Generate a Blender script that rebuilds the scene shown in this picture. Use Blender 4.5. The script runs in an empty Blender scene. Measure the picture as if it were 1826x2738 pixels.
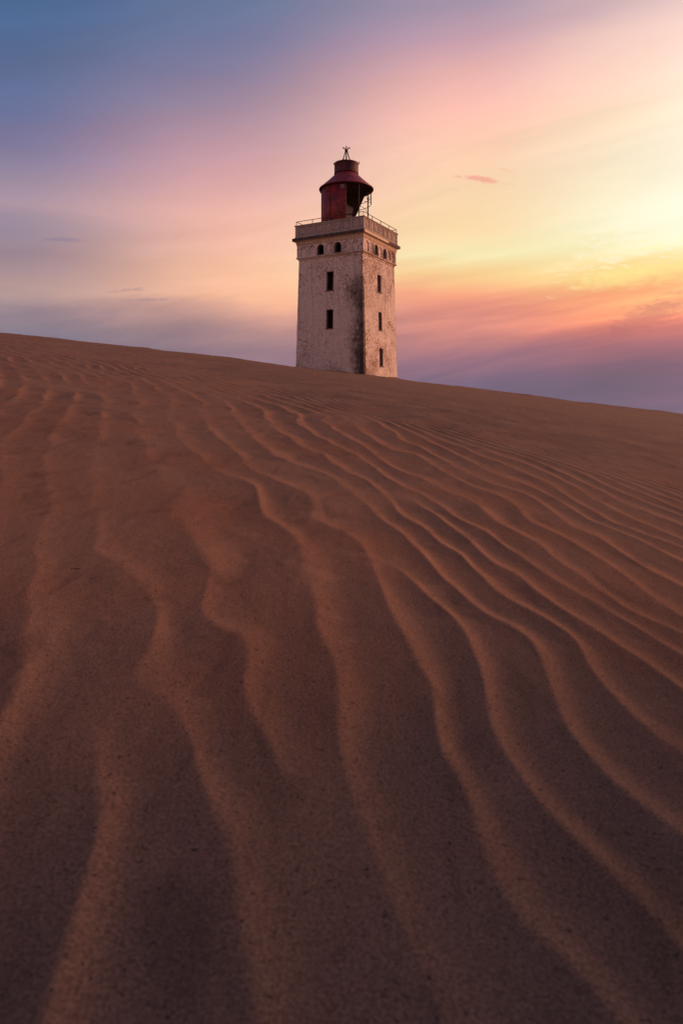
import bpy, math, random
import numpy as np
from math import pi, sin, cos, radians, sqrt, atan2

random.seed(7)
S = bpy.context.scene
COL = S.collection

# ------------------------------------------------------------------ camera
F, YH, WPX, HPX = 1900.0, 1120.0, 1826.0, 2738.0      # focal length and eye level in photo pixels
cam = bpy.data.cameras.new('camera')
cam.sensor_fit = 'VERTICAL'
cam.sensor_height = 36.0
cam.lens = F / HPX * 36.0
cam.shift_y = -(HPX / 2 - YH) / HPX
cam.clip_start = 0.05
cam.clip_end = 30000
cam.dof.use_dof = True
cam.dof.focus_distance = 20.0
cam.dof.aperture_fstop = 5.6
camo = bpy.data.objects.new('camera', cam)
camo.rotation_euler = (radians(90), 0, 0)
COL.objects.link(camo)
S.camera = camo

# ------------------------------------------------------------------ world / sky
SUN_AZ = radians(55)          # to the right of the viewing direction
SUN_EL = radians(13)
world = bpy.data.worlds.new('World')
S.world = world
world.use_nodes = True
nt = world.node_tree
N, Lk = nt.nodes, nt.links
for n in list(N):
    N.remove(n)

def lin(c):
    out = []
    for v in c:
        v /= 255.0
        out.append(v / 12.92 if v <= .04045 else ((v + .055) / 1.055) ** 2.4)
    return (*out, 1.0)

def node(tree, typ, **kw):
    n = tree.nodes.new(typ)
    for k, v in kw.items():
        setattr(n, k, v)
    return n

def mth(tree, op, a, b=None, c=None, clamp=False):
    n = tree.nodes.new('ShaderNodeMath')
    n.operation = op
    n.use_clamp = clamp
    for i, v in enumerate((a, b, c)):
        if v is None:
            continue
        if isinstance(v, (int, float)):
            n.inputs[i].default_value = v
        else:
            tree.links.new(v, n.inputs[i])
    return n.outputs[0]

def mixc(tree, fac, a, b, mode='MIX'):
    n = tree.nodes.new('ShaderNodeMix')
    n.data_type = 'RGBA'
    n.blend_type = mode
    for i, v in ((0, fac), (6, a), (7, b)):
        if isinstance(v, (int, float)):
            n.inputs[i].default_value = v
        elif isinstance(v, tuple):
            n.inputs[i].default_value = v
        else:
            tree.links.new(v, n.inputs[i])
    return n.outputs[2]

def maprange(tree, v, a, b, c=0.0, d=1.0, smooth=True):
    n = tree.nodes.new('ShaderNodeMapRange')
    n.interpolation_type = 'SMOOTHSTEP' if smooth else 'LINEAR'
    n.clamp = True
    tree.links.new(v, n.inputs[0])
    for i, k in enumerate((a, b, c, d)):
        n.inputs[i + 1].default_value = k
    return n.outputs[0]

def ramp(tree, fac, stops, interp='LINEAR'):
    n = tree.nodes.new('ShaderNodeValToRGB')
    cr = n.color_ramp
    cr.interpolation = interp
    while len(cr.elements) > 1:
        cr.elements.remove(cr.elements[-1])
    stops = sorted(stops, key=lambda s: s[0])
    cr.elements[0].position = stops[0][0]
    cr.elements[0].color = stops[0][1]
    for p, c in stops[1:]:
        e = cr.elements.new(p)
        e.color = c
    tree.links.new(fac, n.inputs[0])
    return n.outputs[0]

def noise(tree, vec, scale, detail=3, rough=.5, dist=0.0):
    n = tree.nodes.new('ShaderNodeTexNoise')
    n.inputs['Scale'].default_value = scale
    n.inputs['Detail'].default_value = detail
    n.inputs['Roughness'].default_value = rough
    n.inputs['Distortion'].default_value = dist
    if vec is not None:
        tree.links.new(vec, n.inputs['Vector'])
    return n.outputs['Fac']

tc = node(nt, 'ShaderNodeTexCoord')
sep = node(nt, 'ShaderNodeSeparateXYZ')
Lk.new(tc.outputs['Generated'], sep.inputs[0])
X, Y, Z = sep.outputs
# azimuth in the frame of the sun, elevation as sine
az = mth(nt, 'ARCTAN2', X, Y)                                  # 0 = camera forward, + to the right
d1 = mth(nt, 'SUBTRACT', az, SUN_AZ)
cosd = mth(nt, 'COSINE', d1)
daz = mth(nt, 'ARCCOSINE', mth(nt, 'MULTIPLY', cosd, .99999))  # 0 at the sun .. pi behind
# streaks: noise stretched along the horizon, tilted a little
cvec = node(nt, 'ShaderNodeCombineXYZ')
zt = mth(nt, 'ADD', Z, mth(nt, 'MULTIPLY', daz, .13))
Lk.new(mth(nt, 'MULTIPLY', cosd, 2.2), cvec.inputs[0])
Lk.new(mth(nt, 'MULTIPLY', zt, 13.0), cvec.inputs[1])
Lk.new(mth(nt, 'MULTIPLY', mth(nt, 'SINE', d1), 1.6), cvec.inputs[2])
n1 = noise(nt, cvec.outputs[0], 1.0, 5, .55, .5)
cv2 = node(nt, 'ShaderNodeCombineXYZ')
Lk.new(mth(nt, 'MULTIPLY', cosd, 2.6), cv2.inputs[0])
Lk.new(mth(nt, 'MULTIPLY', zt, 5.0), cv2.inputs[1])
Lk.new(mth(nt, 'MULTIPLY', mth(nt, 'SINE', d1), 2.4), cv2.inputs[2])
n2 = noise(nt, cv2.outputs[0], 1.0, 3, .5, .3)
low = maprange(nt, Z, .02, .34, 1.0, .55)
warp = mth(nt, 'ADD', mth(nt, 'MULTIPLY', mth(nt, 'SUBTRACT', n1, .5), .095),
           mth(nt, 'MULTIPLY', mth(nt, 'SUBTRACT', n2, .5), .06))
warp = mth(nt, 'MULTIPLY', warp, low)
# light bands lie a little higher towards the sun
q = mth(nt, 'ADD', Z, warp)

def stops(u, rows, zen):
    t = (u - 913) / F
    c = cos(math.atan(t))
    out = []
    for v, col in rows:
        e = (YH - v) / F * c
        out.append((min(1, max(0, e / sqrt(1 + e * e) + .02)), lin(col)))
    out.append((.80, lin(zen)))
    return out

qq = mth(nt, 'ADD', q, .02)
s1 = ramp(nt, qq, stops(150, [(10, (72, 104, 147)), (150, (86, 108, 148)), (300, (104, 111, 150)), (400, (125, 119, 152)),
    (480, (150, 134, 155)), (545, (170, 145, 158)), (620, (156, 140, 158)), (700, (158, 135, 148)), (775, (182, 153, 150)),
    (825, (150, 130, 140)), (880, (122, 116, 134)), (1080, (108, 103, 124))], (46, 70, 110)))
s2 = ramp(nt, qq, stops(600, [(10, (104, 119, 154)), (100, (115, 120, 155)), (200, (136, 126, 156)), (300, (166, 140, 160)),
    (400, (200, 155, 165)), (480, (222, 168, 168)), (560, (240, 182, 168)), (650, (245, 186, 165)), (720, (248, 190, 158)),
    (790, (250, 190, 155)), (835, (218, 164, 148)), (885, (178, 139, 138)), (945, (152, 124, 135)), (1090, (122, 108, 128))], (56, 78, 118)))
s3 = ramp(nt, qq, stops(1250, [(10, (165, 145, 165)), (100, (195, 155, 168)), (200, (230, 175, 170)), (300, (250, 190, 172)),
    (400, (252, 205, 175)), (500, (252, 215, 175)), (610, (253, 220, 170)), (690, (255, 240, 185)), (740, (255, 214, 150)),
    (790, (253, 168, 130)), (830, (235, 150, 130)), (885, (190, 125, 122)), (950, (155, 110, 125)), (1035, (120, 100, 125)), (1110, (114, 100, 124))], (70, 88, 128)))
s4 = ramp(nt, qq, stops(1676, [(10, (208, 177, 180)), (80, (240, 200, 190)), (200, (252, 212, 190)), (300, (253, 224, 192)),
    (400, (254, 233, 202)), (500, (254, 239, 204)), (600, (255, 248, 212)), (680, (255, 243, 190)), (720, (254, 222, 152)),
    (750, (254, 226, 145)), (795, (254, 182, 124)), (835, (248, 148, 115)), (875, (208, 121, 110)), (925, (164, 106, 115)),
    (1005, (130, 97, 116)), (1105, (114, 100, 122))], (84, 96, 134)))
s5 = ramp(nt, qq, stops(1676, [(10, (245, 215, 200)), (100, (254, 226, 205)), (300, (255, 244, 222)), (480, (255, 250, 232)),
    (600, (255, 254, 240)), (680, (255, 248, 200)), (740, (255, 226, 145)), (800, (255, 172, 118)), (850, (240, 138, 112)),
    (900, (186, 110, 112)), (1000, (128, 95, 115)), (1105, (112, 99, 122))], (98, 104, 140)))
s6 = ramp(nt, qq, [(0, lin((128, 112, 128))), (.08, lin((200, 155, 150))), (.2, lin((246, 190, 170))), (.36, lin((222, 174, 168))), (.55, lin((126, 120, 150))), (.85, lin((46, 70, 110)))])

def deg(d):
    return radians(d)
def key(a):
    return SUN_AZ - radians(a)
s5 = mixc(nt, 1.0, s5, (1.16, 1.16, 1.24, 1), 'MULTIPLY')
c = mixc(nt, maprange(nt, daz, key(36), key(19)), s5, s4)
c = mixc(nt, maprange(nt, daz, key(22.5), key(9.5)), c, s3)
c = mixc(nt, maprange(nt, daz, key(11), key(-10.5)), c, s2)
c = mixc(nt, maprange(nt, daz, key(-7), key(-26)), c, s1)
c = mixc(nt, maprange(nt, daz, key(-30), key(-95)), c, s6)
# faint cirrus texture in the veil
tex = maprange(nt, n1, .3, .7, .89, 1.10, smooth=False)
cg = node(nt, 'ShaderNodeCombineColor')
for i in range(3):
    Lk.new(tex, cg.inputs[i])
c = mixc(nt, 1.0, c, cg.outputs[0], 'MULTIPLY')

# a few small wisps of cloud
wn = node(nt, 'ShaderNodeVectorMath', operation='MULTIPLY')
Lk.new(tc.outputs['Generated'], wn.inputs[0])
wn.inputs[1].default_value = (60, 60, 170)
wnz = noise(nt, wn.outputs[0], 1.0, 4, .6, .6)
def wisp(c, u, v, half_w, half_h, tilt, col, strength):
    t = (u - 913) / F
    a0 = math.atan(t)
    z0 = (YH - v) / F * cos(a0)
    z0 = z0 / sqrt(1 + z0 * z0)
    a = mth(nt, 'SUBTRACT', az, a0)
    b = mth(nt, 'SUBTRACT', Z, z0)
    b = mth(nt, 'SUBTRACT', b, mth(nt, 'MULTIPLY', a, tilt))
    b = mth(nt, 'ADD', b, mth(nt, 'MULTIPLY', mth(nt, 'MULTIPLY', a, a), 1.6))
    r = mth(nt, 'SQRT', mth(nt, 'ADD', mth(nt, 'POWER', mth(nt, 'DIVIDE', a, half_w / F), 2.0),
                            mth(nt, 'POWER', mth(nt, 'DIVIDE', b, half_h / F), 2.0)))
    r = mth(nt, 'ADD', r, mth(nt, 'MULTIPLY', mth(nt, 'SUBTRACT', wnz, .5), 2.2))
    return mixc(nt, mth(nt, 'MULTIPLY', maprange(nt, r, 1.05, .1), strength), c, lin(col))
c = wisp(c, 1840, 585, 290, 85, .05, (255, 250, 224), .6)
c = wisp(c, 1660, 742, 160, 30, .03, (255, 236, 150), .38)
c = wisp(c, 1285, 478, 78, 9, -.17, (243, 160, 145), .75)
c = wisp(c, 1350, 455, 30, 5, -.2, (245, 185, 165), .45)
c = wisp(c, 1215, 507, 40, 5, -.2, (245, 185, 165), .35)
c = wisp(c, 1720, 850, 190, 46, .40, (170, 104, 108), .42)
c = wisp(c, 1560, 800, 120, 12, .2, (252, 158, 118), .5)
c = wisp(c, 170, 640, 60, 7, .05, (138, 124, 148), .6)
c = wisp(c, 345, 775, 60, 6, .12, (168, 140, 148), .6)
c = wisp(c, 390, 800, 70, 6, .05, (160, 134, 144), .5)
c = wisp(c, 1150, 740, 60, 6, .15, (245, 185, 140), .5)
# clear-sky light under and behind the veil
skyn = node(nt, 'ShaderNodeTexSky', sky_type='NISHITA')
skyn.sun_disc = False
skyn.sun_elevation = SUN_EL
skyn.sun_rotation = SUN_AZ
skyn.dust_density = 2.0
nis = mixc(nt, 1.0, skyn.outputs[0], (.05, .05, .05, 1), 'MULTIPLY')
c = mixc(nt, .04, c, nis)
bg = node(nt, 'ShaderNodeBackground')
Lk.new(c, bg.inputs[0])
bg.inputs[1].default_value = 1.05
wo = node(nt, 'ShaderNodeOutputWorld')
Lk.new(bg.outputs[0], wo.inputs[0])

# ------------------------------------------------------------------ sun (veiled, low on the right)
sl = bpy.data.lights.new('sun', 'SUN')
sl.energy = 3.2
sl.angle = radians(12)
sl.color = (1.0, .45, .255)
so = bpy.data.objects.new('sun', sl)
LAMP_AZ = radians(72)
dvec = (sin(LAMP_AZ) * cos(SUN_EL), cos(LAMP_AZ) * cos(SUN_EL), sin(SUN_EL))
from mathutils import Vector
so.rotation_euler = Vector(dvec).to_track_quat('Z', 'Y').to_euler()
so.location = (40, 30, 30)
COL.objects.link(so)

S.view_settings.view_transform = 'Standard'
S.view_settings.look = 'None'
S.view_settings.gamma = 1
S.view_settings.exposure = 0
S.view_settings.use_curve_mapping = False

# ------------------------------------------------------------------ terrain height
H0, A0, B0 = .7, -.126, .0899
CX, CD, CA = .493, 59.07, -.5043          # lighthouse: place and turn
C0 = H0 / 57 ** 2

def hash2(ix, iy, seed):
    h = (ix.astype(np.int64) * 374761393 + iy.astype(np.int64) * 668265263 + seed * 974634717) & 0xffffffff
    h = ((h ^ (h >> 13)) * 1274126177) & 0xffffffff
    return ((h ^ (h >> 16)) & 0xffff) / 65535.0 * 2 - 1

def vnoise(x, y, seed):
    ix, iy = np.floor(x), np.floor(y)
    fx, fy = x - ix, y - iy
    sx = fx * fx * fx * (fx * (fx * 6 - 15) + 10)
    sy = fy * fy * fy * (fy * (fy * 6 - 15) + 10)
    a, b = hash2(ix, iy, seed), hash2(ix + 1, iy, seed)
    cc, d = hash2(ix, iy + 1, seed), hash2(ix + 1, iy + 1, seed)
    return (a + (b - a) * sx) * (1 - sy) + (cc + (d - cc) * sx) * sy

def fbm(x, y, seed, octv=3):
    s, amp, tot = 0, 1.0, 0
    for o in range(octv):
        s = s + amp * vnoise(x * 2 ** o + o * 17.3, y * 2 ** o + o * 9.1, seed + o)
        tot += amp
        amp *= .5
    return s / tot

def smooth(a, b, v):
    t = np.clip((v - a) / (b - a), 0, 1)
    return t * t * (3 - 2 * t)

def base_height(x, y):
    xs = 60 * np.tanh(x / 60)
    z = -H0 + A0 * xs + B0 * y - C0 * y * np.abs(y) * (y > 0) - .0152 * xs * xs / (np.abs(y) + 6)
    z = z - .018 * np.maximum(y - 63, 0) ** 2 / (1 + .02 * np.maximum(y - 63, 0))
    # added unseen bank behind the camera, to darken the foreground
    back = np.maximum(-y - .2, 0)
    z = z + 0.75 * back ** 2 / (1.6 + back) * (1 - smooth(15, 34, back))
    # added unseen mounds, right then left, block sun and sky from the foreground
    z = z + 8.0 * (1 - smooth(.2, 1.0, np.hypot((x - 9.8) / 6.6, (y - .4) / 5.9)))
    z = z + 6.0 * (1 - smooth(.2, 1.0, np.hypot((x + 9.5) / 6.6, (y + 2.4) / 4.6)))
    z = z + .05 * fbm(x / 5.2 + 3.1, y / 6.5, 11, 3) * smooth(2, 9, np.hypot(x, y))
    z = z + .10 * fbm(x / 31, y / 29 + 5, 21, 2) * smooth(8, 40, np.hypot(x, y)) * (1 - smooth(40, 50, y) * (1 - smooth(64, 80, y)))
    return np.maximum(z, -60)

# crests of the wind ripples, traced in the photograph and laid on the slope
def ground(u, v):
    t = (u - 913) / F
    b = (YH - v) / F - A0 * t - B0
    y = 2 * H0 / (-b + np.sqrt(np.maximum(b * b - 4 * C0 * H0, 0)))
    return t * y, y

CRESTS = {0: [(12, 1429), (58, 1487), (87, 1540), (99, 1592), (96, 1650), (64, 1726), (41, 1796), (32, 1866)],
1: [(250, 2038), (242, 2125), (233, 2213), (218, 2283), (204, 2364), (180, 2457), (163, 2545), (140, 2632), (111, 2696)],
2: [(198, 1429), (250, 1464), (309, 1511), (349, 1546), (384, 1598), (408, 1633), (402, 1680), (384, 1726), (367, 1778), (365, 1848), (408, 1872), (460, 1895), (489, 1930), (507, 1982), (524, 2040), (547, 2096), (565, 2184), (582, 2271), (606, 2370), (617, 2463), (632, 2562), (643, 2649), (658, 2737)],
3: [(547, 1621), (600, 1662), (646, 1691), (664, 1738), (658, 1796), (664, 1854), (687, 1912), (716, 1982), (751, 2041), (780, 2085)],
5: [(533, 1218), (568, 1245), (598, 1264), (637, 1280), (671, 1295), (694, 1318), (706, 1356), (713, 1379), (740, 1400), (780, 1429), (809, 1476), (827, 1540), (839, 1615), (862, 1680), (897, 1770), (932, 1863), (925, 1950), (922, 2030), (925, 2079), (948, 2154), (977, 2236), (1012, 2341), (1053, 2446), (1093, 2527), (1146, 2626), (1187, 2684), (1210, 2737)],
6: [(683, 1253), (721, 1276), (759, 1287), (794, 1306), (820, 1325), (830, 1355), (828, 1385), (913, 1426), (948, 1441), (977, 1482), (1012, 1534), (1029, 1592), (1053, 1656), (1076, 1714), (1111, 1773), (1140, 1825), (1152, 1877), (1152, 1953), (1163, 2017), (1187, 2055), (1222, 2102), (1268, 2195), (1309, 2288), (1350, 2382), (1408, 2469), (1472, 2545), (1530, 2603), (1588, 2667), (1641, 2738)],
7: [(1088, 1546), (1128, 1581), (1175, 1621), (1227, 1656), (1257, 1685), (1280, 1738), (1310, 1800), (1318, 1870), (1338, 1947), (1367, 2011), (1400, 2062), (1466, 2154), (1554, 2248), (1629, 2335), (1693, 2399), (1769, 2475), (1826, 2533)],
8: [(893, 1272), (923, 1296), (952, 1319), (1000, 1365), (1050, 1408), (1088, 1435), (1146, 1493), (1187, 1546), (1239, 1598), (1291, 1639), (1350, 1674), (1408, 1714), (1440, 1760), (1450, 1819), (1472, 1866), (1513, 1918), (1554, 1971), (1612, 2040), (1687, 2114), (1757, 2160), (1826, 2210)],
9: [(836, 1203), (870, 1219), (896, 1233), (939, 1262), (969, 1272), (999, 1296), (1025, 1319), (1045, 1342), (1062, 1372), (1090, 1393), (1117, 1406), (1175, 1452), (1239, 1487), (1291, 1540), (1338, 1586), (1408, 1627), (1466, 1662), (1519, 1691), (1559, 1732), (1583, 1779), (1623, 1837), (1664, 1883), (1717, 1930), (1775, 1976), (1826, 2017)],
10: [(1120, 1345), (1138, 1355), (1171, 1379), (1187, 1400), (1245, 1441), (1309, 1505), (1350, 1522), (1379, 1534), (1420, 1575), (1472, 1615), (1530, 1650), (1600, 1691), (1664, 1738), (1722, 1779), (1775, 1813), (1826, 1854)],
11: [(976, 1226), (1012, 1249), (1045, 1276), (1078, 1296), (1112, 1312), (1145, 1325), (1171, 1342), (1198, 1365), (1224, 1385), (1258, 1402), (1297, 1422), (1332, 1452), (1396, 1493), (1466, 1540), (1524, 1575), (1600, 1615), (1670, 1656), (1728, 1691), (1826, 1749)],
12: [(863, 1123), (893, 1143), (923, 1160), (952, 1176), (980, 1195), (1030, 1232), (1062, 1249), (1095, 1262), (1128, 1272), (1161, 1292), (1188, 1309), (1221, 1319), (1251, 1335), (1284, 1359), (1332, 1400), (1408, 1441), (1472, 1482), (1542, 1528), (1600, 1575), (1658, 1615), (1717, 1645), (1826, 1691)],
13: [(906, 1107), (936, 1130), (966, 1150), (996, 1163), (1025, 1183), (1050, 1197), (1105, 1206), (1141, 1223), (1171, 1246), (1204, 1269), (1238, 1282), (1271, 1299), (1305, 1308), (1342, 1322), (1379, 1344), (1408, 1370), (1437, 1400), (1519, 1441), (1594, 1487), (1658, 1528), (1705, 1569), (1763, 1610), (1826, 1650)],
14: [(1045, 1153), (1078, 1173), (1110, 1185), (1161, 1209), (1195, 1226), (1224, 1246), (1254, 1262), (1290, 1283), (1330, 1294), (1371, 1304), (1408, 1319), (1441, 1341), (1478, 1366), (1512, 1386), (1530, 1400), (1600, 1435), (1670, 1482), (1717, 1516), (1775, 1546), (1826, 1569)],
15: [(1471, 1322), (1507, 1345), (1544, 1366), (1581, 1389), (1612, 1400), (1687, 1429), (1757, 1464), (1826, 1499)],
16: [(1478, 1293), (1514, 1320), (1551, 1343), (1588, 1363), (1625, 1385), (1661, 1400)],
17: [(1522, 1289), (1566, 1315), (1603, 1337), (1639, 1357), (1676, 1374), (1720, 1392), (1764, 1411), (1801, 1425)],
18: [(1537, 1273), (1581, 1295), (1617, 1313), (1654, 1333), (1691, 1348), (1735, 1366), (1783, 1385)],
19: [(1617, 1292), (1661, 1311), (1705, 1330), (1750, 1348), (1794, 1363)],
20: [(1529, 1238), (1566, 1251), (1603, 1263), (1639, 1281), (1676, 1297), (1713, 1315), (1764, 1337), (1819, 1359)]}
PT = np.array([ground(u, v) for l in CRESTS.values() for u, v in l])
KT = np.array([k - (k > 4) for k, l in CRESTS.items() for _ in l], float)
# places where a ripple ends: (x, y, which way it ends)
DISL = [(*ground(785, 2105), -1, .17), (*ground(1040, 1518), 1, .17), (*ground(262, 1945), 1, .5), (*ground(1098, 1328), 1, .25)]
rs = np.random.RandomState(5)
FARD = []
for i in range(34):
    yy = 8 + 22 * rs.rand()
    xx = (-.55 + 1.1 * rs.rand()) * (yy + 1)
    sg = 1 if rs.rand() < .5 else -1
    FARD.append((xx, yy, sg))

def vort(x, y, lst):
    s = 0
    for a, b, sg in lst:
        s = s + sg * np.arctan2(x - a, -(y - b)) / (2 * np.pi)
    return s
def vort_near(x, y):
    s = 0
    for a, b, sg, sl_ in DISL:
        s = s + np.arctan2(x - a + sl_ * (y - b), -sg * (y - b)) / (2 * np.pi)
    return s
TT = KT - vort_near(PT[:, 0], PT[:, 1])
PHX, PHY = 7.2, 1.7
_far = PT[:, 1] > 4.0
def bend(x, y):
    # towards the left the ripples swing round the flank of the dune
    xn = -np.logaddexp(0, -3 * x) / 3
    return -.70 * np.maximum(xn, -14) * 6.5 * np.tanh(y / 6.5)
PHC = (TT - PHX * PT[:, 0] - PHY * PT[:, 1] - bend(PT[:, 0], PT[:, 1]))[_far].mean()
def plane_phase(x, y):
    return PHC + PHX * x + PHY * y + bend(x, y)
RES = TT - plane_phase(PT[:, 0], PT[:, 1])
# further up the slope the field settles to even, parallel ripples
GH = np.array([(x_, y_) for y_ in (10.0, 12.5) for x_ in np.linspace(-8, 8, 12)])
PT = np.concatenate([PT, GH])
RES = np.concatenate([RES, np.zeros(len(GH))])
# smoothing thin-plate spline for the residual
def tps_k(r2):
    return np.where(r2 > 1e-12, .5 * r2 * np.log(np.maximum(r2, 1e-12)), 0)
SC = np.array([1.0, .55])
Pn = PT * SC
d2 = ((Pn[:, None] - Pn[None]) ** 2).sum(-1)
n_ = len(Pn)
M = np.zeros((n_ + 3, n_ + 3))
M[:n_, :n_] = tps_k(d2) + np.eye(n_) * .0025
M[:n_, n_] = M[n_, :n_] = 1
M[:n_, n_ + 1:] = Pn
M[n_ + 1:, :n_] = Pn.T
SOL = np.linalg.solve(M, np.concatenate([RES, np.zeros(3)]))
# evaluated on a grid in (x/(y+.6), log y) and read back bilinearly
GT = np.linspace(-.75, .75, 240)
GL = np.linspace(math.log(.3), math.log(12.0), 220)
gt, gl = np.meshgrid(GT, GL)
gy = np.exp(gl)
gx = gt * (gy + .6)
q2 = np.stack([gx.ravel() * SC[0], gy.ravel() * SC[1]], -1)
GR = np.empty(len(q2))
for i in range(0, len(q2), 8000):
    blk = q2[i:i + 8000]
    GR[i:i + 8000] = tps_k(((blk[:, None] - Pn[None]) ** 2).sum(-1)) @ SOL[:n_] + SOL[n_] + blk @ SOL[n_ + 1:]
GR = np.clip(GR.reshape(gt.shape), -6, 6)

def resid(x, y):
    yy = np.clip(y, .31, 11.9)
    t = np.clip(x / (yy + .6), -.749, .749)
    fi = (t - GT[0]) / (GT[1] - GT[0])
    fj = (np.log(yy) - GL[0]) / (GL[1] - GL[0])
    i, j = fi.astype(int), fj.astype(int)
    a, b = fi - i, fj - j
    return (GR[j, i] * (1 - a) * (1 - b) + GR[j, i + 1] * a * (1 - b) + GR[j + 1, i] * (1 - a) * b + GR[j + 1, i + 1] * a * b)

def phase(x, y):
    y0 = np.maximum(y, .05)
    far = smooth(5.0, 10, y)
    ph = plane_phase(x, y0) + resid(x, y) + vort_near(x, y) + vort(x, y, FARD) * smooth(6.0, 9.0, y)
    return ph + far * (.45 * vnoise(x / .9, y / 2.6, 31) + .6 * vnoise(x / 2.6 + 4, y / 7.0, 32))

def ripple(x, y):
    """height of the wind ripples in metres and a -1..1 crest value"""
    y0 = np.maximum(y, .05)
    ph = phase(x, y)
    gx_ = phase(x + .012, y) - ph
    gy_ = phase(x, y + .012) - ph
    grad = np.hypot(gx_ - np.round(gx_), gy_ - np.round(gy_)) / .012      # ripples per metre
    ph = ph + .10 * vnoise(x / .16, y / .45, 33) + .05 * vnoise(x / .07, y / .2, 37)
    f = ph - np.floor(ph)
    lee = .43
    g1 = np.clip(1 - f / lee, 0, 1)
    g2 = np.clip((f - lee) / (1 - lee), 0, 1)
    w = np.where(f < lee, 2 * g1 ** 1.85 - 1, 2 * g2 ** 1.5 - 1)
    # coarse pale grains on the crest; lit lee face also painted into the colour
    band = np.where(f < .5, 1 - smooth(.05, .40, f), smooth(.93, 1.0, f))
    amp = (.0044 - .0006 * smooth(2, 4, y)) * (1 + .45 * vnoise(x / .45, y / .8, 34) + .35 * vnoise(x / .16, y / .33, 36))
    amp = amp * np.clip((5.6 / np.maximum(grad, 1)) ** .6, .4, 1.0)       # crowded ripples are lower
    left = smooth(.02, -.26, x / (y0 + .6)) * smooth(.9, 2.6, y) * (1 - .45 * smooth(3.5, 8, y))
    amp = amp * (1 - .86 * left * (.88 + .3 * vnoise(x / 1.3, y / 1.7, 35)))
    amp = amp * (1 + .45 * smooth(4.5, 9, y)) * (1 - smooth(28, 48, y)) * smooth(.1, .4, y + .0)
    patchy = np.clip(.95 + .9 * vnoise(x / .8 + 7, y / 1.6, 61) + .5 * vnoise(x / .35, y / .6, 62), .3, 1.5)
    amp = amp * (1 + (patchy - 1) * smooth(3.5, 6, y) * (.35 + .65 * smooth(.15, -.15, x / (y0 + .6))))
    # around ripple ends the relief flattens
    for a, b, sg, sl_ in DISL:
        amp = amp * (1 - .75 * np.exp(-((x - a) ** 2 / .006 + (y - b) ** 2 / .03)))
    for a, b, sg in FARD:
        amp = amp * (1 - .85 * np.exp(-((x - a) ** 2 / .03 + (y - b) ** 2 / .5)))
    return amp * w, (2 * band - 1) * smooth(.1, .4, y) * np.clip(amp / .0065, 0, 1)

def fine(x, y):
    near = 1 - smooth(6, 25, y)
    hz = .0045 * fbm(x / .55, y / .8, 41, 3) * (.4 + .6 * smooth(1, 4, y))
    left = smooth(-.05, -.3, x / (np.abs(y) + 1)) * smooth(2, 5, y)
    hz = hz + left * .016 * fbm(x / .9 + 2, y / .75 + x * .4, 45, 3)
    hz = hz + .0007 * vnoise(x / .03, y / .05, 43) * near
    hz = hz + .02 * fbm(x / 1.9, y / 2.6, 47, 2) * smooth(1.5, 5, y)
    hz = hz + .15 * fbm(x / 2.6, y / 4.1, 49, 5) * smooth(30, 50, y)
    # sand drifted against the foot of the tower
    lx = (x - CX) * math.cos(CA) + (y - CD) * math.sin(CA)
    ly = -(x - CX) * math.sin(CA) + (y - CD) * math.cos(CA)
    dd = np.maximum(np.maximum(np.abs(lx), np.abs(ly)) - 3.05, 0)
    hz = hz + .16 * np.exp(-dd / .7) * (.6 + .6 * vnoise(x / 1.4, y / 1.4, 53))
    return hz

def grid_mesh(name, Xg, Yg, Zg, attr=None):
    r, cn = Xg.shape
    me = bpy.data.meshes.new(name)
    nv = r * cn
    me.vertices.add(nv)
    me.vertices.foreach_set('co', np.stack([Xg, Yg, Zg], -1).astype(np.float32).ravel())
    ii = np.arange(nv).reshape(r, cn)
    qd = np.stack([ii[:-1, :-1], ii[:-1, 1:], ii[1:, 1:], ii[1:, :-1]], -1).reshape(-1, 4)
    nf = len(qd)
    me.loops.add(nf * 4)
    me.loops.foreach_set('vertex_index', qd.astype(np.int32).ravel())
    me.polygons.add(nf)
    me.polygons.foreach_set('loop_start', np.arange(0, nf * 4, 4, dtype=np.int32))
    me.polygons.foreach_set('use_smooth', np.ones(nf, dtype=bool))
    me.update(calc_edges=True)
    if attr is not None:
        at = me.attributes.new('crest', 'FLOAT', 'POINT')
        at.data.foreach_set('value', attr.astype(np.float32).ravel())
    return me

# ------------------------------------------------------------------ materials
def new_mat(name):
    m = bpy.data.materials.new(name)
    m.use_nodes = True
    t = m.node_tree
    b = t.nodes['Principled BSDF']
    return m, t, b

def objvec(t, scale=None):
    tcn = t.nodes.new('ShaderNodeTexCoord')
    if scale is None:
        return tcn.outputs['Object']
    v = t.nodes.new('ShaderNodeVectorMath')
    v.operation = 'MULTIPLY'
    t.links.new(tcn.outputs['Object'], v.inputs[0])
    v.inputs[1].default_value = scale
    return v.outputs[0]

def bump(t, b, h, strength, dist):
    n = t.nodes.new('ShaderNodeBump')
    n.inputs['Strength'].default_value = strength
    n.inputs['Distance'].default_value = dist
    t.links.new(h, n.inputs['Height'])
    t.links.new(n.outputs[0], b.inputs['Normal'])
    return n

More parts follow.
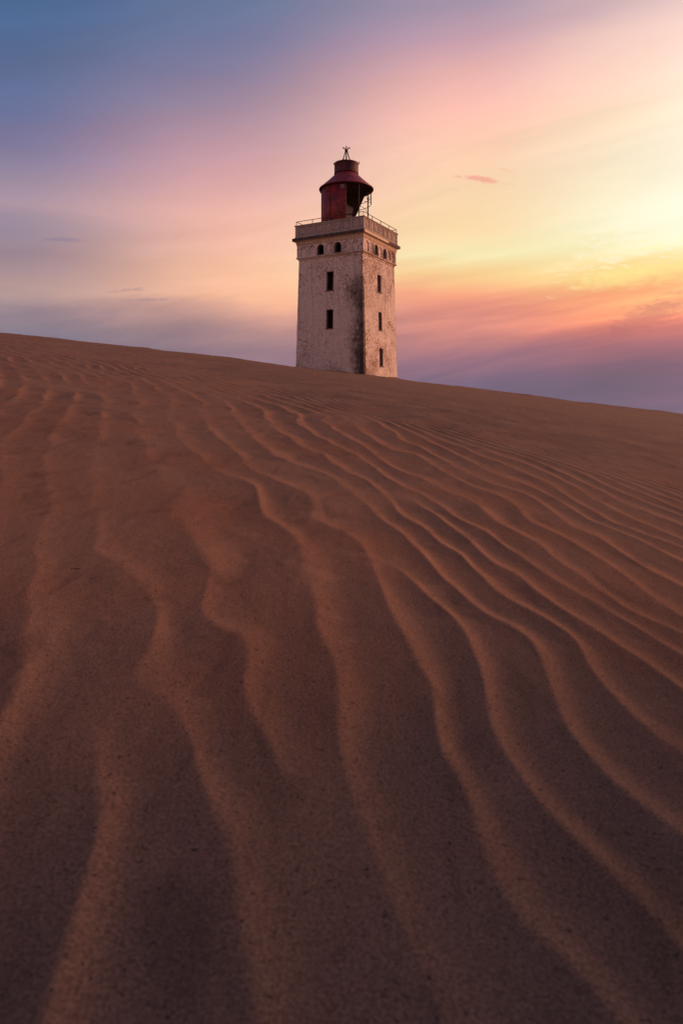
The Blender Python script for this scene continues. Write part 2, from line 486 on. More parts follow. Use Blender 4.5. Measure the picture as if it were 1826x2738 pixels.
def sand_material():
    m, t, b = new_mat('sand')
    v = objvec(t)
    grain = noise(t, v, 210, 3, .65)
    patch = noise(t, v, 1.3, 3, .5)
    speck = noise(t, v, 95, 2, .6)
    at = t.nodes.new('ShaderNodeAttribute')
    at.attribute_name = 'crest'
    # grain sorting, plus lit crests and shaded troughs painted into the base colour
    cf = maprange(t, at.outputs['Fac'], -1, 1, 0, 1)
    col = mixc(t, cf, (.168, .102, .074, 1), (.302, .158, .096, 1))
    col = mixc(t, maprange(t, patch, .35, .7), col, mixc(t, .5, col, (.23, .10, .055, 1)))
    sv = objvec(t, (9, 2.6, 4))
    strk = noise(t, sv, 1.0, 4, .6, .8)
    col = mixc(t, mth(t, 'MULTIPLY', maprange(t, strk, .5, .72), .42), col, (.085, .052, .042, 1))
    pale = noise(t, v, 4.5, 4, .6)
    col = mixc(t, mth(t, 'MULTIPLY', maprange(t, pale, .55, .75), .35), col, (.34, .185, .12, 1))
    g = maprange(t, grain, .3, .7, .52, 1.48, smooth=False)
    gc = t.nodes.new('ShaderNodeCombineColor')
    for i in range(3):
        t.links.new(g, gc.inputs[i])
    col = mixc(t, 1.0, col, gc.outputs[0], 'MULTIPLY')
    col = mixc(t, maprange(t, speck, .64, .73), col, (.05, .035, .03, 1))
    t.links.new(col, b.inputs['Base Color'])
    b.inputs['Roughness'].default_value = 1.0
    b.inputs['Specular IOR Level'].default_value = .08
    b1 = bump(t, b, grain, .5, .0025)
    return m

def plaster_material(name='weathered_plaster', tone=1.0, brick=1.0):
    m, t, b = new_mat(name)
    v = objvec(t)
    sp = t.nodes.new('ShaderNodeSeparateXYZ')
    t.links.new(v, sp.inputs[0])
    x, y, z = sp.outputs
    h = mth(t, 'ADD', x, y)
    fv = t.nodes.new('ShaderNodeCombineXYZ')
    t.links.new(h, fv.inputs[0])
    t.links.new(z, fv.inputs[1])
    br = t.nodes.new('ShaderNodeTexBrick')
    t.links.new(fv.outputs[0], br.inputs['Vector'])
    br.inputs['Scale'].default_value = 1.0
    br.inputs['Brick Width'].default_value = .25
    br.inputs['Row Height'].default_value = .085
    br.inputs['Mortar Size'].default_value = .012
    br.inputs['Color1'].default_value = (.30, .125, .07, 1)
    br.inputs['Color2'].default_value = (.40, .19, .11, 1)
    br.inputs['Mortar'].default_value = (.42, .33, .26, 1)
    big = noise(t, v, .55, 4, .6)
    mid = noise(t, v, 3.2, 4, .62)
    fin = noise(t, v, 14, 4, .7)
    dots = noise(t, v, 9, 3, .75)
    base = mixc(t, maprange(t, mid, .3, .7), (.76 * tone, .63 * tone, .55 * tone, 1), (.88 * tone, .74 * tone, .65 * tone, 1))
    base = mixc(t, maprange(t, fin, .35, .75), base, (.52 * tone, .40 * tone, .34 * tone, 1))
    # streaks of rain dirt
    sv = t.nodes.new('ShaderNodeCombineXYZ')
    t.links.new(mth(t, 'MULTIPLY', h, 3.2), sv.inputs[0])
    t.links.new(mth(t, 'MULTIPLY', z, .16), sv.inputs[1])
    st = noise(t, sv.outputs[0], 1.0, 4, .65)
    base = mixc(t, mth(t, 'MULTIPLY', maprange(t, st, .53, .72), .40), base, (.20 * tone, .155 * tone, .13 * tone, 1))
    # flaked places where the bricks show, more on the weather side (local +x)
    side = maprange(t, x, 2.7, 2.85)
    fl = mth(t, 'ADD', mth(t, 'ADD', mth(t, 'MULTIPLY', big, .42), mth(t, 'MULTIPLY', dots, .72)), mth(t, 'MULTIPLY', side, .055))
    expo = mth(t, 'MULTIPLY', maprange(t, fl, .625, .70), brick)
    base = mixc(t, expo, base, br.outputs['Color'])
    # pits of missing plaster
    pit = mth(t, 'MAXIMUM', maprange(t, dots, .62, .70), mth(t, 'MULTIPLY', maprange(t, noise(t, v, 22, 3, .7), .56, .66), .7))
    base = mixc(t, mth(t, 'MULTIPLY', pit, .55), base, (.17, .085, .06, 1))
    # black weather growth running down beside the near corner of the lee face
    onface = maprange(t, y, -2.65, -2.8)
    edge = mth(t, 'ADD', maprange(t, x, .1, 2.8, 0, 1, smooth=False), mth(t, 'MULTIPLY', mth(t, 'SUBTRACT', mid, .5), .9))
    edge = mth(t, 'ADD', edge, mth(t, 'MULTIPLY', mth(t, 'SUBTRACT', big, .5), .8))
    hz = maprange(t, z, 11.6, 8.4)
    mould = mth(t, 'MULTIPLY', mth(t, 'MULTIPLY', maprange(t, edge, .45, 1.05), hz), onface)
    base = mixc(t, mth(t, 'MULTIPLY', mould, .88), base, (.05, .036, .03, 1))
    t.links.new(base, b.inputs['Base Color'])
    b.inputs['Roughness'].default_value = .95
    b.inputs['Specular IOR Level'].default_value = .15
    hgt = mth(t, 'SUBTRACT', mth(t, 'MULTIPLY', fin, .5), mth(t, 'ADD', mth(t, 'MULTIPLY', expo, .35), mth(t, 'MULTIPLY', pit, .5)))
    hgt = mth(t, 'SUBTRACT', hgt, mth(t, 'MULTIPLY', mth(t, 'MULTIPLY', br.outputs['Fac'], expo), .6))
    bump(t, b, hgt, .9, .05)
    return m

def simple_mat(name, c1, c2, scale, rough=.7, lo=.35, hi=.65, metal=0.0, bumpd=0.0, spec=.3):
    m, t, b = new_mat(name)
    v = objvec(t)
    f = noise(t, v, scale, 5, .65)
    t.links.new(mixc(t, maprange(t, f, lo, hi), (*c1, 1), (*c2, 1)), b.inputs['Base Color'])
    b.inputs['Roughness'].default_value = rough
    b.inputs['Metallic'].default_value = metal
    b.inputs['Specular IOR Level'].default_value = spec
    if bumpd:
        bump(t, b, f, .7, bumpd)
    return m

def cornice_material():
    m, t, b = new_mat('tarred_cornice')
    v = objvec(t)
    sp = t.nodes.new('ShaderNodeSeparateXYZ')
    t.links.new(v, sp.inputs[0])
    x, y, z = sp.outputs
    f = noise(t, v, 4, 4, .65)
    dark = mixc(t, maprange(t, f, .35, .7), (.045, .033, .03, 1), (.11, .08, .065, 1))
    # on the weather side the tar has come off a long strip of ochre render
    yy = mth(t, 'ADD', y, mth(t, 'MULTIPLY', mth(t, 'SUBTRACT', f, .5), 1.4))
    strip = mth(t, 'MULTIPLY', maprange(t, yy, 1.05, .95), maprange(t, x, 3.2, 3.27))
    zz = mth(t, 'ADD', z, mth(t, 'MULTIPLY', mth(t, 'SUBTRACT', f, .5), .05))
    strip = mth(t, 'MULTIPLY', strip, maprange(t, zz, CZ_STRIP, CZ_STRIP - .015))
    col = mixc(t, strip, dark, (.68, .53, .36, 1))
    t.links.new(col, b.inputs['Base Color'])
    b.inputs['Roughness'].default_value = .85
    bump(t, b, f, .5, .02)
    return m

# ------------------------------------------------------------------ the dune
def full_height(x, y):
    rz, cv = ripple(x, y)
    return base_height(x, y) + rz + fine(x, y), cv

SAND = sand_material()
NC, NR = 1050, 1120
tt = np.linspace(-.78, .78, NC)
# rows: depth spacing grows with distance
k = np.linspace(0, 1, NR)
yr = -.45 + 1.1 * (np.exp(k * math.log((75 + .45) / 1.1 + 1)) - 1)
Yg, Tg = np.meshgrid(yr, tt, indexing='ij')
Xg = Tg * (Yg + 1.5)
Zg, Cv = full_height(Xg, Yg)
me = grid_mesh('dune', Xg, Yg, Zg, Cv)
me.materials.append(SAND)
dune = bpy.data.objects.new('dune', me)
dune['kind'] = 'structure'
dune['label'] = 'rippled reddish sand dune sloping up to the lighthouse'
COL.objects.link(dune)

# the land round it, down to the shore
def axis(lim, fine_n, near):
    a = np.linspace(0, 1, fine_n)
    p = near * (np.exp(a * math.log(lim / near + 1)) - 1)
    return np.concatenate([-p[:0:-1], p])
ax = axis(420, 110, 4)
ay = axis(420, 110, 4)
Yc, Xc = np.meshgrid(ay, ax, indexing='ij')
Zc = base_height(Xc, Yc)
far_r = np.hypot(Xc, Yc)
Zc = Zc - 50 * smooth(150, 400, far_r)
inside = (np.abs(Xc) < .74 * (Yc + 1.5) - .4) & (Yc > .3) & (Yc < 72)
border = (np.abs(Xc) < .80 * (Yc + 1.5) + .3) & (Yc > -1.0) & (Yc < 76)
Zc = Zc - np.where(inside, .5 + .02 * far_r, np.where(border, .02, 0))
me = grid_mesh('sand_ground', Xc, Yc, Zc, np.zeros_like(Zc))
me.materials.append(SAND)
gr = bpy.data.objects.new('ground', me)
gr['kind'] = 'structure'
COL.objects.link(gr)
# sea out to the horizon
me = bpy.data.meshes.new('sea')
R = 14000
me.from_pydata([(-R, -R, -46), (R, -R, -46), (R, R, -46), (-R, R, -46)], [], [(0, 1, 2, 3)])
ms, ts, bs = new_mat('sea_water')
bs.inputs['Base Color'].default_value = (.02, .035, .05, 1)
bs.inputs['Roughness'].default_value = .15
bump(ts, bs, noise(ts, objvec(ts), .08, 4, .6), .4, 1.0)
me.materials.append(ms)
sea = bpy.data.objects.new('sea', me)
sea['kind'] = 'structure'
COL.objects.link(sea)

# ------------------------------------------------------------------ lighthouse
ZB = 1.0                                   # foot of the tower, buried in the sand
CZ_STRIP = 14.60 - ZB

def obj(name, verts, faces, mat, parent, smooth_=False, mats=None, fmat=None):
    me = bpy.data.meshes.new(name)
    me.from_pydata([(a, b, c_ - ZB) for a, b, c_ in verts], [], faces)
    for mm in (mats or [mat]):
        me.materials.append(mm)
    if fmat:
        for p, i in zip(me.polygons, fmat):
            p.material_index = i
    if smooth_:
        for p in me.polygons:
            p.use_smooth = True
    me.update()
    o = bpy.data.objects.new(name, me)
    COL.objects.link(o)
    o.parent = parent
    return o

LH = bpy.data.objects.new('lighthouse', None)
COL.objects.link(LH)
LH.location = (CX, CD, ZB)
LH.rotation_euler = (0, 0, CA)
LH['label'] = 'old square white lighthouse tower with broken red lantern, half buried in the dune'
LH['category'] = 'lighthouse'

PL = plaster_material()
PL2 = plaster_material('parapet_render', .62, .7)
TAR = cornice_material()
COVE = simple_mat('ochre_render', (.58, .43, .30), (.40, .30, .23), 3.0, .95, .4, .75, bumpd=.01)
RED = simple_mat('red_paint', (.30, .027, .032), (.085, .016, .018), 2.6, .55, .3, .7, bumpd=.01, spec=.35)
REDROOF = simple_mat('red_roof_paint', (.32, .04, .05), (.16, .028, .032), 3.0, .5, .3, .7, bumpd=.008, spec=.4)
VENT = simple_mat('rusted_red_paint', (.13, .026, .03), (.045, .018, .02), 3.0, .65, .35, .62, bumpd=.012)
IRON = simple_mat('dark_iron', (.045, .022, .02), (.09, .035, .025), 6.0, .7)
PALE = simple_mat('pale_lining', (.62, .55, .53), (.45, .37, .35), 3.0, .8)
BLACK = simple_mat('near_black', (.02, .014, .015), (.05, .03, .028), 4.0, .8)  # near-black for the torn sheet, roof underside, openings and inner box
REVEAL = simple_mat('dark_reveal', (.20, .135, .115), (.32, .23, .20), 5.0, .95)  # darker than the wall plaster, used only on window reveals
SILL = simple_mat('slate_sill', (.10, .065, .055), (.17, .11, .09), 8.0, .9)

def fp(face, s, d, z):
    return [(s, -d, z), (d, s, z), (-s, d, z), (-d, -s, z)][face]

def hw(z):
    return 3.0 - .0221 * (z - 8.70)

def ray_face(face, u, v, dist=None):
    """photo pixel -> (s, z) on a face of the shaft"""
    dx, dz = (u - 913) / F, (YH - v) / F
    ca, sa = cos(CA), sin(CA)
    nrm = (sa, -ca) if face == 0 else (ca, sa)
    z = 8.0
    for _ in range(8):
        dd = hw(z) if dist is None else dist
        # (t*dx - CX)*n0 + (t - CD)*n1 = dd
        t = (dd + CX * nrm[0] + CD * nrm[1]) / (dx * nrm[0] + nrm[1])
        z = t * dz
    wx, wy = t * dx - CX, t - CD
    lx, ly = wx * ca + wy * sa, -wx * sa + wy * ca
    return (lx if face == 0 else ly), z

WIN = {0: [], 1: [], 2: [], 3: []}
for face, lst in ((0, [((873.3, 891.2), (726, 775.5)), ((872.4, 890.6), (828, 877.2))]),
                  (1, [((1009.2, 1018.6), (736, 781)), ((1012.2, 1021.0), (835, 882)), ((1014.6, 1023.6), (932, 978.5))])):
    for (u0, u1), (v0, v1) in lst:
        um = (u0 + u1) / 2
        a, _ = ray_face(face, u0, (v0 + v1) / 2)
        b_, _ = ray_face(face, u1, (v0 + v1) / 2)
        _, zt_ = ray_face(face, um, v0)
        _, zb_ = ray_face(face, um, v1)
        WIN[face].append((a, b_, zb_, zt_))

ZS = 12.87
# shaft wall with real openings; vertices jittered a little so that the edges are not ruler-straight
verts, faces = [], []
rj = random.Random(3)
cj = {}
def corner_j(ci, zi):
    if (ci, zi) not in cj:
        cj[(ci, zi)] = (rj.uniform(-.012, .012), rj.uniform(-.012, .012))
    return cj[(ci, zi)]
allz = sorted(set([ZB + i * (ZS - ZB) / 26 for i in range(27)] + [w for f in WIN.values() for ww in f for w in ww[2:]]))
for face in range(4):
    ws = WIN[face]
    cuts = sorted(set([w[0] for w in ws] + [w[1] for w in ws]))
    idx = {}
    nS = len(cuts) + 2
    for zi, z in enumerate(allz):
        h_ = hw(z)
        ss = [-h_] + cuts + [h_]
        for si, s_ in enumerate(ss):
            p = list(fp(face, s_, h_, z))
            if si in (0, nS - 1):
                j = corner_j((face + (1 if si else 0)) % 4, zi)
                if 0 < zi < len(allz) - 1:
                    p[0] += j[0]; p[1] += j[1]
            idx[(si, zi)] = len(verts)
            verts.append(p)
    for zi in range(len(allz) - 1):
        zm = (allz[zi] + allz[zi + 1]) / 2
        h_ = hw(zm)
        ss = [-h_] + cuts + [h_]
        for si in range(nS - 1):
            sm = (ss[si] + ss[si + 1]) / 2
            if any(w[0] < sm < w[1] and w[2] < zm < w[3] for w in ws):
                continue
            faces.append((idx[(si, zi)], idx[(si + 1, zi)], idx[(si + 1, zi + 1)], idx[(si, zi + 1)]))
obj('shaft_wall', verts, faces, PL, LH)

def box_pts(face, s0, s1, d0, d1, z0, z1):
    return [fp(face, s, d, z) for z in (z0, z1) for d in (d0, d1) for s in (s0, s1)]
BOXF = [(0, 1, 3, 2), (4, 6, 7, 5), (0, 4, 5, 1), (2, 3, 7, 6), (0, 2, 6, 4), (1, 5, 7, 3)]

for face in (0, 1):
    for (a, b_, z0, z1) in WIN[face]:
        v, fcs = [], []
        dep = .28
        ring = [(a, z0), (b_, z0), (b_, z1 - .03), (a * .5 + b_ * .5, z1), (a, z1 - .03)]
        for s_, z in ring:
            v.append(fp(face, s_, hw(z) - .002, z))
        for s_, z in ring:
            v.append(fp(face, s_, hw(z) - dep, z))
        n = len(ring)
        for i in range(n):
            j = (i + 1) % n
            fcs.append((i, i + n, j + n, j))
        w = obj('window', v, fcs, REVEAL, LH)
        obj('window_sill', box_pts(face, a - .07, b_ + .05, hw(z0) - .1, hw(z0) + .06, z0 - .09, z0 - .004), BOXF, SILL, w)

def square_lathe(name, prof, mat, parent, close=False, jit=0.0):
    v, fcs = [], []
    for h_, z in prof:
        for sx, sy in ((-1, -1), (1, -1), (1, 1), (-1, 1)):
            v.append((sx * h_, sy * h_, z))
    m_ = len(prof)
    for i in range(m_ - 1):
        for k_ in range(4):
            k2 = (k_ + 1) % 4
            fcs.append((i * 4 + k_, i * 4 + k2, (i + 1) * 4 + k2, (i + 1) * 4 + k_))
    return obj(name, v, fcs, mat, parent)

# string course at the top of the shaft
square_lathe('string_course', [(2.90, 12.83), (2.95, 12.86), (2.95, 12.92), (3.0, 12.96), (3.075, 13.0), (3.09, 13.05), (3.07, 13.10), (3.02, 13.13)], PL, LH)

def face_with_bays(name, face, d, z0, z1, bays, depth, mat, parent, half):
    """wall strip with arched (spring<top) or square recesses; bays: (s0, s1, zb, zspring, ztop, depth)"""
    v, fcs, fm = [], [], []
    def add(pts, mi=0):
        i0 = len(v)
        v.extend(pts)
        fcs.append(tuple(range(i0, i0 + len(pts))))
        fm.append(mi)
    P = lambda s, z, dd=0: fp(face, s, d - dd, z)
    cur = -half
    for (s0, s1, zb, zs, ztp, dep) in bays:
        add([P(cur, z0), P(s0, z0), P(s0, z1), P(cur, z1)])
        add([P(s0, z0), P(s1, z0), P(s1, zb), P(s0, zb)])
        m_, r = (s0 + s1) / 2, (s1 - s0) / 2
        K = 10 if ztp > zs + .01 else 1
        arc = [(m_ - r * cos(pi * i / K), zs + (ztp - zs) * sin(pi * i / K)) for i in range(K + 1)] if K > 1 else [(s0, ztp), (s1, ztp)]
        for (sa_, za_), (sb_, zb2) in zip(arc[:-1], arc[1:]):
            add([P(sa_, za_), P(sb_, zb2), P(sb_, z1), P(sa_, z1)])
        outl = [(s0, zb), (s1, zb)] + arc[::-1]
        for i in range(len(outl)):
            a, b_ = outl[i], outl[(i + 1) % len(outl)]
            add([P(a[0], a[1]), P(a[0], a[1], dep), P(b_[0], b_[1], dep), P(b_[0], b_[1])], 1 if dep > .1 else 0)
        cur = s1
    add([P(cur, z0), P(half, z0), P(half, z1), P(cur, z1)])
    return obj(name, v, fcs, mat, parent, False, [mat, REVEAL], fm)

# gallery storey with seven arches to a side, the third and fifth are windows
FD = 3.03
for face in range(4):
    bays = []
    for i in range(7):
        m_ = -2.37 + .79 * i
        win = i in (2, 4)
        r = .315
        bays.append((m_ - r, m_ + r, 13.15 if not win else 13.13, 13.62, 13.95, .3 if win else .07))
    wl = face_with_bays('gallery_wall', face, FD, 13.10, 14.20, bays, .07, PL, LH, FD)
    for i, (s0, s1, zb, zs, ztp, dep) in enumerate(bays):
        m_, r = (s0 + s1) / 2, (s1 - s0) / 2
        arc = [(m_ + r * cos(pi * k_ / 10), zs + (ztp - zs) * sin(pi * k_ / 10)) for k_ in range(11)]
        outl = [(s0, zb), (s1, zb)] + arc
        if i in (2, 4):
            # arched surround standing proud of the wall
            vv, ff = [], []
            path = [(s1, zb)] + arc + [(s0, zb)]
            for (s_, z) in path:
                k_ = 1.0
                dx_, dz_ = s_ - m_, max(0, z - zs)
                L_ = sqrt(dx_ * dx_ + dz_ * dz_) or 1
                ox, oz = dx_ / L_ * .05, dz_ / L_ * .05
                vv += [fp(face, s_, FD + .002, z), fp(face, s_, FD + .045, z), fp(face, s_ + ox, FD + .045, z + oz), fp(face, s_ + ox, FD + .001, z + oz)]
            for a in range(len(path) - 1):
                for b_ in range(3):
                    ff.append((a * 4 + b_, a * 4 + b_ + 1, a * 4 + b_ + 5, a * 4 + b_ + 4))
            o = obj('arched_window', vv, ff, PL, LH)
            obj('window_sill', box_pts(face, s0 - .06, s1 + .06, FD - .05, FD + .07, zb - .05, zb + .012), BOXF, SILL, o)
            # remains of the iron frame, set deep in the opening
            if face == 1:
                obj('mullion', box_pts(face, m_ + .10, m_ + .16, FD - .28, FD - .22, zb, zs + .2), BOXF, PL2, o)
        else:
            obj('blind_arch', [fp(face, s_, FD - .068, z) for s_, z in outl], [tuple(range(len(outl)))], PL, wl)
# cove under the cornice
prof = [(3.032, 14.06), (3.065, 14.075), (3.065, 14.11), (3.045, 14.115), (3.045, 14.15), (3.075, 14.16), (3.075, 14.19)]
for i in range(7):
    a = i / 6 * pi / 2
    prof.append((3.075 + .215 * (1 - cos(a)), 14.19 + .226 * sin(a)))
square_lathe('cove', prof, COVE, LH)
square_lathe('cornice', [(3.03, 14.412), (3.312, 14.412), (3.318, 14.53), (3.318, 14.625), (3.29, 14.642), (3.0, 14.655)], TAR, LH)

# parapet
PD = 3.13
square_lathe('parapet_plinth', [(3.10, 14.645), (3.165, 14.645), (3.165, 14.755), (3.10, 14.775)], PL2, LH)
pan_rng = random.Random(9)
for face in range(4):
    bays = []
    for i in range(7):
        m_ = -2.49 + .83 * i
        bays.append((m_ - .335, m_ + .335, 14.86, 15.52, 15.52, .045))
    pw = face_with_bays('parapet_wall', face, PD, 14.765, 15.63, bays, .045, PL2, LH, PD)
    for (s0, s1, z0, z1, _, dep) in bays:
        d_ = PD - .044
        e = .07
        r = [(s0, z0), (s1, z0), (s1, z1), (s0, z1)]
        r2 = [(s0 + e, z0 + e), (s1 - e, z0 + e), (s1 - e, z1 - e), (s0 + e, z1 - e)]
        r3 = [(s0 + e + .02, z0 + e + .02), (s1 - e - .02, z0 + e + .02), (s1 - e - .02, z1 - e - .02), (s0 + e + .02, z1 - e - .02)]
        v = [fp(face, s_, d_, z) for s_, z in r] + [fp(face, s_, d_, z) for s_, z in r2] + [fp(face, s_, d_ + .028, z) for s_, z in r3]
        fcs = [(8, 9, 10, 11)]
        for k_ in range(4):
            k2 = (k_ + 1) % 4
            fcs += [(k_, k2, k2 + 4, k_ + 4), (k_ + 4, k2 + 4, k2 + 8, k_ + 8)]
        obj('panel', v, fcs, PL2, pw)
square_lathe('parapet_cap', [(3.10, 15.615), (3.18, 15.622), (3.195, 15.66), (3.185, 15.70), (2.9, 15.71), (2.86, 15.70), (2.86, 15.0), (0, 15.0)], PL2, LH)

square_lathe('dark_backing', [(2.3, ZB), (2.25, 14.9), (0, 14.9)], BLACK, LH)  # added black box that keeps the inside of the openings dark

# ---- railing on the parapet
def tube(path, r, n=7, closed=False):
    v, fcs = [], []
    m_ = len(path)
    pts = [Vector(p) for p in path]
    prev = None
    for i in range(m_):
        if closed:
            t_ = (pts[(i + 1) % m_] - pts[i - 1])
        else:
            t_ = pts[min(i + 1, m_ - 1)] - pts[max(i - 1, 0)]
        t_.normalize()
        if prev is None:
            up = Vector((0, 0, 1)) if abs(t_.z) < .9 else Vector((1, 0, 0))
            a = t_.cross(up).normalized()
        else:
            a = (prev - t_ * prev.dot(t_)).normalized()
        prev = a
        b_ = t_.cross(a)
        for k_ in range(n):
            an = 2 * pi * k_ / n
            v.append(tuple(pts[i] + a * (r * cos(an)) + b_ * (r * sin(an))))
    rng = m_ if closed else m_ - 1
    for i in range(rng):
        j = (i + 1) % m_
        for k_ in range(n):
            k2 = (k_ + 1) % n
            fcs.append((i * n + k_, i * n + k2, j * n + k2, j * n + k_))
    if not closed:
        fcs.append(tuple(range(n))[::-1])
        fcs.append(tuple(range((m_ - 1) * n, m_ * n)))
    return v, fcs

RH = 3.06
ZR0, ZR1 = 15.69, 16.03
rails = []
for face in range(4):
    v, fcs = tube([fp(face, -RH, RH, ZR1), fp(face, RH, RH, ZR1)], .026)
    rl = obj('railing', v, fcs, IRON, LH)  # one rail to a side
    for i in range(4):
        s_ = -RH + 2 * RH * i / 4
        v, fcs = tube([fp(face, s_, RH, ZR0), fp(face, s_, RH, ZR1)], .026)
        obj('railing_post', v, fcs, IRON, rl)

# ---- lantern (positions in world x (right) / y (away) about its axis, turned into tower axes)
LX = -.09
def wl_(x, y, z):
    x += LX
    return (x * cos(CA) + y * sin(CA), -x * sin(CA) + y * cos(CA), z)

def arc_wall(name, r, th, a0, a1, zf, n, mats, parent):
    """curved sheet between world angles, zf(angle)->(z0,z1)"""
    v, fcs, fm = [], [], []
    for i in range(n + 1):
        a = a0 + (a1 - a0) * i / n
        z0, z1 = zf(a)
        for rr in (r, r - th):
            for z in (z0, z1):
                v.append(wl_(rr * cos(a), rr * sin(a), z))
    for i in range(n):
        b_ = i * 4
        c_ = b_ + 4
        fcs += [(b_, c_, c_ + 1, b_ + 1), (b_ + 2, b_ + 3, c_ + 3, c_ + 2), (b_ + 1, c_ + 1, c_ + 3, b_ + 3), (b_, b_ + 2, c_ + 2, c_)]
        fm += [0, 1, 0, 0]
    fcs += [(0, 1, 3, 2), (n * 4, n * 4 + 2, n * 4 + 3, n * 4 + 1)]
    fm += [0, 0]
    return obj(name, v, fcs, mats[0], parent, True, mats, fm)

ZE = 19.03
LR = 2.07
# drum wall: from the side facing the camera round the left to the far side
N_ST = 5
a_front, a_back = radians(-91), radians(-287)
for i in range(N_ST):
    a0 = a_front + (a_back - a_front) * i / N_ST
    a1 = a_front + (a_back - a_front) * (i + 1) / N_ST
    arc_wall('lantern_plate', LR + (.008 if i % 2 else 0), .03, a0, a1, lambda a: (14.9, ZE + .02), 14, [RED, PALE], LH)
    v, fcs = tube([wl_((LR + .02) * cos(a0), (LR + .02) * sin(a0), 14.9), wl_((LR + .02) * cos(a0), (LR + .02) * sin(a0), ZE)], .025)
    obj('seam', v, fcs, RED, LH)

# roof
def lathe(name, prof, mat, n=48, cap=False):
    v, fcs = [], []
    for r, z in prof:
        for i in range(n):
            a = 2 * pi * i / n
            v.append(wl_(r * cos(a), r * sin(a), z))
    for j in range(len(prof) - 1):
        for i in range(n):
            k_ = (i + 1) % n
            fcs.append((j * n + i, j * n + k_, (j + 1) * n + k_, (j + 1) * n + i))
    if cap:
        fcs.append(tuple(range((len(prof) - 1) * n, len(prof) * n)))
    o = obj(name, v, fcs, mat, LH, True)
    return o
roof = lathe('lantern_roof', [(2.17, ZE + .03), (2.21, ZE - .04), (2.25, ZE - .05), (2.275, ZE), (2.26, ZE + .05), (2.2, ZE + .08), (1.6, 19.63), (1.15, 20.06), (.97, 20.24), (.93, 20.30)], REDROOF)
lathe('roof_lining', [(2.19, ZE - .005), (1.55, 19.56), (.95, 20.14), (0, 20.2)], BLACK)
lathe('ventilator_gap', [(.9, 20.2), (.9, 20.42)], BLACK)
vent = lathe('ventilator', [(.95, 20.40), (.95, 20.33), (1.0, 20.31), (1.02, 20.33), (1.0, 20.38), (.995, 21.12), (1.015, 21.14), (1.015, 21.2), (.985, 21.205), (.96, 21.15), (.95, 20.9), (0, 20.95)], VENT)
# finial: curved bars meeting and curling outwards, with a spike
fin_obj = None
v, fcs = tube([wl_(0, 0, 20.94), wl_(0, 0, 22.30), wl_(-.012, 0, 22.5), wl_(-.03, 0, 22.66)], .02)
fin_obj = obj('finial_spike', v, fcs, IRON, LH)
for k_ in range(4):
    an = radians(3 + 90 * k_)
    prof = [(.56, 20.95), (.50, 21.08), (.42, 21.25), (.31, 21.5), (.20, 21.78), (.12, 22.05), (.085, 22.22), (.09, 22.36), (.13, 22.47), (.20, 22.535), (.27, 22.53), (.315, 22.47)]
    v, fcs = tube([wl_(r * cos(an), r * sin(an), z) for r, z in prof], .043)
    obj('finial_bar', v, fcs, IRON, LH)
v, fcs = tube([wl_(.1 * cos(2 * pi * i / 12), .1 * sin(2 * pi * i / 12), 22.24) for i in range(12)], .03, closed=True)
obj('finial_collar', v, fcs, IRON, LH)
# hooks on the ventilator rim
for an, hgt in ((180, 21.16), (0, 21.2), (-100, 21.12)):
    a = radians(an)
    pth = [(1.0, hgt - .05), (1.06, hgt + .02), (1.07, hgt + .1), (1.02, hgt + .17), (.97, hgt + .16)] if an == 0 else [(.98, hgt - .05), (1.05, hgt), (1.06, hgt + .08), (1.02, hgt + .13)]
    v, fcs = tube([wl_(r * cos(a), r * sin(a), z) for r, z in pth], .03)
    obj('hook', v, fcs, IRON, LH)
# pipe end in the drum
a = radians(-99)
c0 = Vector((LR * cos(a), LR * sin(a), 18.64))
e1 = Vector((-sin(a), cos(a), 0)); e2 = Vector((0, 0, 1)); nn = Vector((cos(a), sin(a), 0))
v, fcs = tube([wl_(*(c0 + nn * .05 + e1 * (.12 * cos(2 * pi * i / 16)) + e2 * (.12 * sin(2 * pi * i / 16)))) for i in range(16)], .026, closed=True)
o = obj('pipe_collar', v, fcs, PALE, LH)
obj('pipe_mouth', [wl_(*(c0 + nn * .045 + e1 * (.11 * cos(2 * pi * i / 16)) + e2 * (.11 * sin(2 * pi * i / 16)))) for i in range(16)], [tuple(range(16))], BLACK, o)
# bracket under the left eave
v, fcs = tube([wl_(-2.12, -.1, 18.98), wl_(-2.14, -.1, 18.78), wl_(-2.09, -.1, 18.7)], .03)
obj('eave_bracket', v, fcs, IRON, LH)

# lantern cage on the open side
def post(x, y, z0, z1, r=.04):
    v, fcs = tube([wl_(x, y, z0), wl_(x, y, z1)], r)
    return obj('lantern_post', v, fcs, IRON, LH)
post(1.0, -1.78, 14.95, ZE + .02, .042)
p2 = post(1.80, .15, 14.95, ZE + .02, .055)
post(2.05, .1, 17.85, ZE + .02, .042)
for dx in (-.22, .2):
    v, fcs = tube([wl_(1.80 + dx, .15, ZE + .02), wl_(1.80 + dx * .6, .15, ZE - .12), wl_(1.80, .15, ZE - .35)], .022)
    obj('brace', v, fcs, IRON, p2)
for dx in (-.2, .18):
    v, fcs = tube([wl_(1.80, .15, ZE - .85), wl_(1.80 + dx, .12, ZE - .5)], .018)
    obj('brace', v, fcs, IRON, p2)
def arc_pts(r, a0, a1, z0, z1, n=16):
    return [wl_(r * cos(radians(a0 + (a1 - a0) * i / n)), r * sin(radians(a0 + (a1 - a0) * i / n)), z0 + (z1 - z0) * i / n) for i in range(n + 1)]
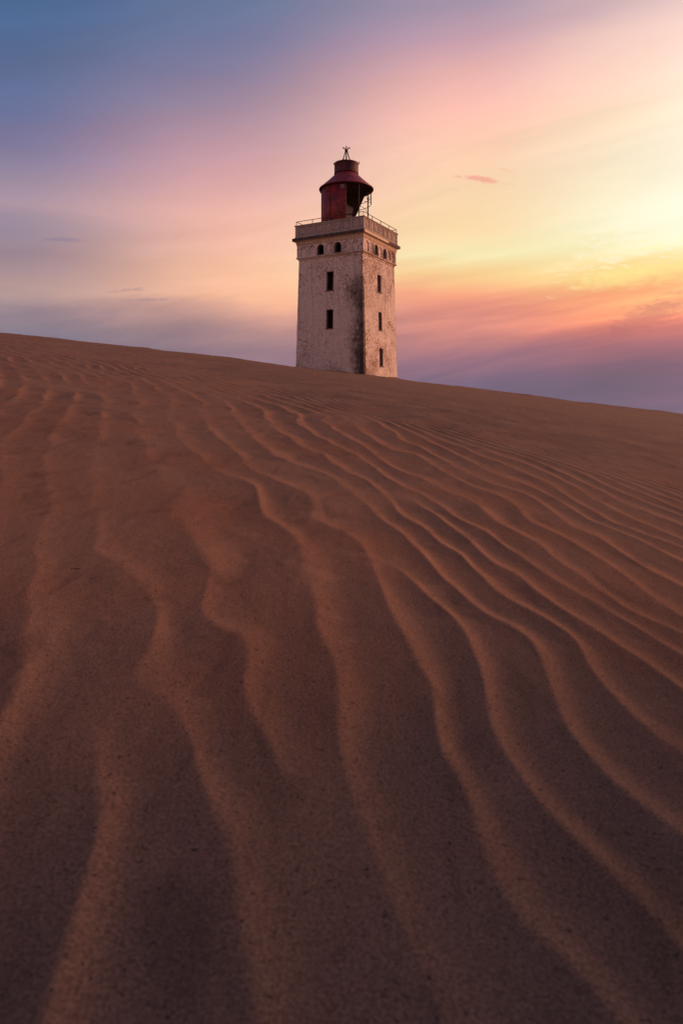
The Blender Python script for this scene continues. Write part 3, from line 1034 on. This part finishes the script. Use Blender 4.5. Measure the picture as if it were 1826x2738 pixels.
for args, r in (((2.05, 2, 88, 17.86, 17.86), .026), ((2.05, 40, -2, 18.48, 17.95), .026), ((2.05, 3, 52, 18.42, 18.36), .024), ((1.95, 88, 62, 17.55, 17.5), .03), ((1.95, 88, 64, 17.05, 17.15), .028)):
    v, fcs = tube(arc_pts(*args), r)
    obj('cage_rail', v, fcs, IRON, LH)
v, fcs = tube([wl_(1.02, -1.7, 17.25), wl_(1.4, -1.95, 16.95), wl_(1.85, -2.2, 16.3)], .02)
obj('cable', v, fcs, IRON, LH)
v, fcs = tube([wl_(1.05, -1.75, 17.1), wl_(1.2, -1.78, 16.2), wl_(1.3, -1.8, 15.8)], .012)
obj('cable', v, fcs, IRON, LH)

# torn, near-black remains of the far plates hanging like a funnel
dpt = CD + 1.75
def pz(px, py):
    u, vv = px / 4.6118 + 760, py / 4.6114 + 370
    return (u - 913) / F * dpt - CX - LX, (YH - vv) / F * dpt
outl = [(758, 700), (758, 797), (800, 822), (850, 852), (843, 910), (828, 985), (868, 985), (905, 915), (950, 815), (993, 733), (1010, 700)]
pts = [pz(*p) for p in outl]
v, fcs = [], []
for th in (0, .03):
    for x, z in pts:
        v.append(wl_(x, sqrt(max(.2, 1.98 ** 2 - x * x)) - th, z))
n = len(pts)
mid_l = [(1, 2, 3, 7 + 1, 9, 10, 0)]
fcs = [(0, 1, 2, 3, 8, 9, 10), (3, 4, 7, 8), (4, 5, 6, 7)]
fcs += [tuple(i + n for i in f)[::-1] for f in fcs]
for i in range(n):
    j = (i + 1) % n
    fcs.append((i, i + n, j + n, j))
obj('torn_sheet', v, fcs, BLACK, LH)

# ------------------------------------------------------------------ small debris on the sand (bits of dry grass)
TWIG = simple_mat('dry_stem', (.07, .05, .04), (.12, .08, .06), 30, .9)
def place_twig(u, v, ln, ang, label):
    x, y = ground(u, v)
    zz, _ = full_height(np.array([x]), np.array([y]))
    z = float(zz[0])
    pth = []
    for i in range(6):
        t_ = (i / 5 - .5) * ln
        pth.append((x + t_ * cos(ang) + .002 * sin(i * 2.1), y + t_ * sin(ang), 0))
    zs2, _ = full_height(np.array([p[0] for p in pth]), np.array([p[1] for p in pth]))
    vv, ff = tube([(p[0], p[1], float(zq) + .0008) for p, zq in zip(pth, zs2)], .0009, 5)
    vv = [(a - x, b_ - y, c_ - z) for a, b_, c_ in vv]
    me = bpy.data.meshes.new('twig')
    me.from_pydata(vv, [], ff)
    me.materials.append(TWIG)
    o = bpy.data.objects.new('twig', me)
    o.location = (x, y, z)
    o['label'] = label
    o['category'] = 'twig'
    COL.objects.link(o)
place_twig(522, 2272, .009, .1, 'tiny dark twig lying in a shaded trough of the rippled sand')
place_twig(203, 1519, .028, .3, 'thin dark stem lying on the pale upper slope of rippled sand')

S.render.engine = 'CYCLES'
